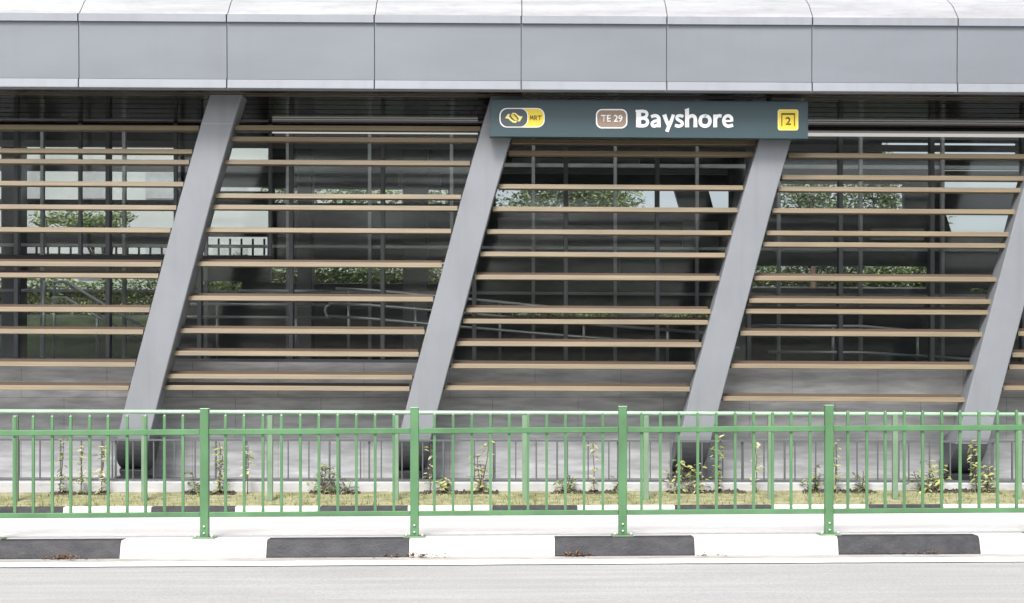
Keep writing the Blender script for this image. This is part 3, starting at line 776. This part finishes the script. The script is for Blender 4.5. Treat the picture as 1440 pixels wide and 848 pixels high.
PL = [
 (85, 78, 14, 30, 'mid', 'tall thin climber leftmost in the row, with a bushy foot', 1),
 (114, 66, 16, 26, 'bright', 'thin climber with a bright leafy foot, second from the left end', 1),
 (143, 76, 14, 30, 'pale', 'climber with pale leaves just left of the leftmost column foot', 1),
 (276, 30, 26, 24, 'dark', 'low dark plant just left of the green post standing left of centre', 2),
 (308, 74, 22, 48, 'mid', 'tall leafy climber just right of the leftmost whole green post', 2),
 (348, 70, 12, 18, 'pale', 'sparse pale climber standing alone right of the tall leafy one', 1),
 (455, 44, 34, 54, 'mid', 'spreading shrub midway between the two left green posts', 4),
 (488, 22, 30, 22, 'dark', 'low sparse plant beside the spreading shrub, left of the second column foot', 3),
 (604, 72, 16, 16, 'pale', 'climber with a few big pale leaves touching the second green post', 1),
 (628, 26, 26, 34, 'bright', 'low bright shrub right of the second column foot', 3),
 (676, 74, 30, 56, 'bright', 'tall leaning shrub with yellow green leaves in the middle bay', 3),
 (797, 26, 30, 30, 'mid', 'low shrub left of the third green post beside dark soil', 3),
 (836, 74, 12, 22, 'pale', 'thin pale climber just left of the third green post', 1),
 (864, 22, 18, 16, 'dark', 'small dark plant at the foot of the third green post', 2),
 (947, 46, 20, 26, 'mid', 'curling plant before the left side of the third column foot', 2),
 (972, 46, 34, 60, 'bright', 'dense bright shrub right before the third column foot', 4),
 (1011, 80, 14, 46, 'mid', 'tall leafy climber just right of the third column foot', 1),
 (1064, 72, 12, 24, 'pale', 'pale thin climber alone between third column foot and right green post', 1),
 (1146, 34, 26, 30, 'dark', 'low dark plant just left of the rightmost green post', 3),
 (1175, 74, 12, 40, 'bright', 'tall upright climber tight against the rightmost green post', 1),
 (1212, 30, 22, 24, 'dark', 'small dark plant standing alone right of the rightmost green post', 2),
 (1298, 30, 40, 40, 'mid', 'wide low shrub left of the rightmost column foot', 4),
 (1322, 46, 26, 36, 'bright', 'leafy shrub before the left edge of the rightmost column foot', 3),
 (1373, 74, 16, 36, 'bright', 'climber against the right edge of the rightmost column foot', 1),
 (1388, 40, 26, 46, 'bright', 'dense yellow green shrub at the right end of the row', 3)]
for p in PL: plant(*p[:6], stems=p[6])

# ---------------------------------------------------------------- inside: handrails
def tubes(name, label, runs, posts_, d, r=.025):
    x, z = X(runs[0][0][0], d), Z(508, DG)
    root = empty(name, (x, d, z), label, 'handrail')
    for run in runs:
        child(MB(TB).tube([(X(a, d), d, Z(b_ + .0055 * 0, d)) for a, b_ in run], r, 8), 'rail', M['stainless'], root)
    for (px, yt) in posts_:
        child(MB(TB).tube([(X(px, d), d + .04, Z(507.5, DG) + .0), (X(px, d), d + .04, Z(yt, d))], r, 8), 'post', M['stainless'], root)
tubes('stair_handrail', 'sloping steel stair handrail behind the glass in the leftmost bay', [
      [(75, 400), (94, 400), (258, 497)], [(75, 422), (93, 422), (235, 506)]], [(61, 398), (75, 398), (136, 424)], 24.2)
tubes('ramp_handrail', 'steel ramp handrail with a looped end behind the second bay glass', [
      [(245, 430), (460, 430)], [(245, 448), (462, 448)], [(335, 411), (466, 411)], [(472, 407), (520, 409), (650, 420), (800, 434), (1000, 452)],
      [(465, 429), (459, 432), (457, 438), (459, 445), (465, 448)],
      [(462, 428), (520, 430), (650, 440), (800, 453), (1040, 470)], [(462, 446), (520, 449), (650, 460), (800, 472), (1040, 488)]],
      [(305, 429), (416, 429), (490, 408), (537, 410), (584, 414), (703, 424), (821, 436), (939, 447)], 24.2)
tubes('ramp_handrail', 'steel handrail behind the glass of the right bay', [
      [(1056, 456), (1210, 456), (1308, 464), (1420, 472)], [(1080, 493), (1215, 493), (1420, 505)]], [(1172, 455), (1291, 461), (1400, 470)], 24.2)

# ---------------------------------------------------------------- behind the station: lawn bank, hedges, trees, a pale block
o = MB(0).prism([(33.3, -.5), (33.3, 1.5), (38, 3.25), (46, 3.3), (46, -.5)], -26, 28).build('lawn', M['lawn']); tag(o, kind='structure')
def foliage(mb, n, boxf, lmin, lmax, r):
    for i in range(n):
        p = boxf(r)
        if p is None: continue
        an = r.uniform(0, 6.28); L = r.uniform(lmin, lmax)
        mb.leaf(p, (math.cos(an), math.sin(an), r.uniform(-.6, .6)), (r.uniform(-.8, .8), r.uniform(-.8, .8), 1), L, L * .6)
def hedge(px0, px1, ytop, ybot, d, n, label, lm=(.06, .12), ragged=.12):
    r = random.Random(int(px0 + ytop * 3 + 999)); x0, x1 = X(px0, d), X(px1, d); zt_, zb_ = Z(ytop, d), Z(ybot, d)
    root = empty('hedge', ((x0 + x1) / 2, d, zb_), label, 'hedge')
    def bf(r):
        x = r.uniform(x0, x1); top = zt_ + ragged * (math.sin(x * 2.3) + math.sin(x * 5.1 + 1)) * .5
        return (x, d + r.uniform(-.35, .35), zb_ + (top - zb_) * r.random())
    mb = MB(TB); foliage(mb, n, bf, lm[0], lm[1], r); child(mb, 'foliage', M['hedge_leaf'], root)
    child(MB(TB).box(x0, x1, d + .1, d + .3, zb_, zt_ - .35), 'branches', M['bark'], root)
    if ybot < 480:
        mb = MB(TB).box(x0, x1, d - .42, d + .42, zb_ - .35, zb_ - .002); mb.box(x0 + .1, x1 - .1, d - .3, d + .3, 1.3, zb_ - .352)
        child(mb, 'planter', M['darkwall'], root)
hedge(250, 650, 366, 401, 37.5, 9000, 'trimmed hedge seen through the second bay of glass')
hedge(245, 352, 398, 424, 36.6, 2200, 'short low hedge seen just right of the leftmost column')
hedge(1040, 1420, 368, 402, 37.5, 9000, 'trimmed hedge seen through the right bay of glass')
hedge(-60, 235, 396, 447, 38.2, 8000, 'long low hedge behind the stair in the leftmost bay')
hedge(690, 1010, 434, 450, 37.5, 2600, 'low strip of planting seen low in the middle bay')
def far_tree(px, y, rx, rz, d, n, label, mname='hedge_leaf', lm=(.07, .15)):
    r = random.Random(int(px * 7 + y)); x, z = X(px, d), Z(y, d)
    root = empty('tree', (x, d, 0), label, 'tree', 'trees behind the station')
    blobs = [(x + r.gauss(0, rx * .5), d + r.gauss(0, rx * .3), z + r.gauss(0, rz * .5), r.uniform(.3, .6)) for _ in range(14)]
    def bf(r):
        b_ = blobs[r.randrange(len(blobs))]
        v = Vector((r.gauss(0, 1), r.gauss(0, 1), r.gauss(0, 1))).normalized() * (r.random() ** .4)
        return (b_[0] + v.x * rx * b_[3], b_[1] + v.y * rx * b_[3], b_[2] + v.z * rz * b_[3])
    mb = MB(0); foliage(mb, int(n * 2.4), bf, lm[0], lm[1], r); child(mb, 'crown', M[mname], root)
    t = MB(0); t.tube([(x, d, 0), (x + .1, d, z * .5), (x, d, z)], .14, 7, 0, .06)
    for k in range(5):
        b_ = blobs[k]; t.tube([(x, d, z * .7), (b_[0], b_[1], b_[2])], .05, 5, 0, .015)
    child(t, 'trunk', M['bark'], root)
for (px, y, rx, rz, d, n, lb) in [
    (150, 312, 1.5, .45, 40, 900, 'small tree seen through the glass right of the leftmost bay'),
    (470, 275, 1.6, 1.0, 38, 1500, 'tree seen through the top of the second bay'),
    (600, 280, 1.4, 1.0, 38, 1500, 'tree seen beside the second column through the glass'),
    (760, 275, 1.6, 1.2, 37, 2200, 'tree seen high at the left of the middle bay'),
    (858, 280, 1.2, 1.2, 37, 2200, 'tree seen high in the middle of the sign bay'),
    (1140, 275, 1.4, 1.2, 37, 2000, 'bright tree seen high at the left of the right bay'),
    (1240, 275, 1.0, 1.0, 38, 1100, 'tree seen high near the middle of the right bay'),
    (1385, 408, .6, .5, 37.2, 500, 'small bush seen low at the far right behind the glass')]:
    far_tree(px, y, rx, rz, d, n, lb)
# pale apartment block beyond, glimpsed through the hall
bl = empty('apartment_block', (X(200, 52), 52, 0), 'pale apartment block glimpsed through the glass at the left', 'building')
child(MB(0).box(X(-500, 52), X(660, 52), 52, 60, 0, 13), 'wall', M['building_far'], bl)
for k in range(11):
    for zz in (5.2, 8.2, 10.8):
        xx = X(-460 + 95 * k, 52)
        child(MB(0).box(xx, xx + 1.25, 51.96, 51.998, zz, zz + 1.3), 'window', M['block_window'], bl)

# trees across the near road, behind the photographer: they show only as reflections in the glass
r = random.Random(21); mb = MB(0)
def card(p, L):
    v = Vector((r.gauss(0, 1), r.gauss(0, 1), r.gauss(0, 1))).normalized(); u = v.orthogonal().normalized(); w_ = v.cross(u)
    p = Vector(p)
    mb.raw([tuple(p - u*L), tuple(p + w_*L*.45), tuple(p + u*L), tuple(p - w_*L*.45)], [(0, 1, 2, 3)])
for k in range(17):
    tx = -46 + 5.6 * k + r.uniform(-2, 2); ty = -24 + r.uniform(-3, 3); th = r.uniform(10, 16)
    blobs = [(tx + r.gauss(0, 2.4), ty + r.gauss(0, 1.6), th * r.uniform(.3, .95), r.uniform(1.3, 2.6)) for _ in range(13)]
    for i in range(4200):
        b_ = blobs[r.randrange(len(blobs))]
        v = Vector((r.gauss(0, 1), r.gauss(0, 1), r.gauss(0, 1))).normalized() * (r.random() ** .4) * b_[3]
        card((b_[0] + v.x, b_[1] + v.y, max(.3, b_[2] + v.z * .8)), r.uniform(.08, .2))
    mb.tube([(tx, ty, -.6), (tx, ty, th * .7)], .22, 7, 1, .1)
for i in range(52000):
    x = r.uniform(-55, 52); card((x, -27 + r.uniform(-1, 1), r.uniform(-.5, 8.2 + .9 * math.sin(x * .7) + .6 * math.sin(x * 2.1))), r.uniform(.10, .22))
o = mb.build('roadside_wood', [M['tree_leaf'], M['bark']]); tag(o, 'dark roadside trees mirrored in the glass', 'trees', kind='stuff')

# ---------------------------------------------------------------- light
w = bpy.data.worlds.new('World'); scene.world = w; w.use_nodes = True
nt = w.node_tree; bg = nt.nodes['Background']; sky = nt.nodes.new('ShaderNodeTexSky'); sky.sky_type = 'NISHITA'
EL, AZ = 53.0, 196.0      # sun high, behind the photographer and a little to the left
sky.sun_disc = False; sky.sun_elevation = math.radians(EL); sky.sun_rotation = math.radians(AZ)
sky.air_density = 1.0; sky.dust_density = 4.5; sky.ozone_density = 1.0
hs = nt.nodes.new('ShaderNodeHueSaturation'); hs.inputs['Saturation'].default_value = .5
nt.links.new(sky.outputs['Color'], hs.inputs['Color']); nt.links.new(hs.outputs['Color'], bg.inputs['Color']); bg.inputs['Strength'].default_value = .15
sl = bpy.data.lights.new('sun', 'SUN'); sl.energy = 2.6; sl.angle = math.radians(20); sl.color = (1, .98, .95)
so = bpy.data.objects.new('sun', sl); COL.objects.link(so)
el, az = math.radians(EL), math.radians(AZ)
to_sun = Vector((math.sin(az) * math.cos(el), math.cos(az) * math.cos(el), math.sin(el)))
so.rotation_euler = (-to_sun).to_track_quat('-Z', 'Y').to_euler()

# ---------------------------------------------------------------- camera
cam = bpy.data.cameras.new('camera'); co = bpy.data.objects.new('camera', cam); COL.objects.link(co)
co.location = (0, 0, CAMZ); co.rotation_euler = (math.radians(90), 0, 0)
cam.sensor_width = 36; cam.sensor_fit = 'HORIZONTAL'; cam.lens = F / 1440 * 36
cam.shift_y = (HY - 424) / 1440; cam.clip_end = 1000; cam.clip_start = .1
scene.camera = co

vs_ = scene.view_settings; vs_.view_transform = 'Standard'; vs_.look = 'None'; vs_.gamma = 1; vs_.exposure = 0.62
scene.cycles.max_bounces = 10; scene.cycles.transparent_max_bounces = 16
scene.cycles.caustics_reflective = False
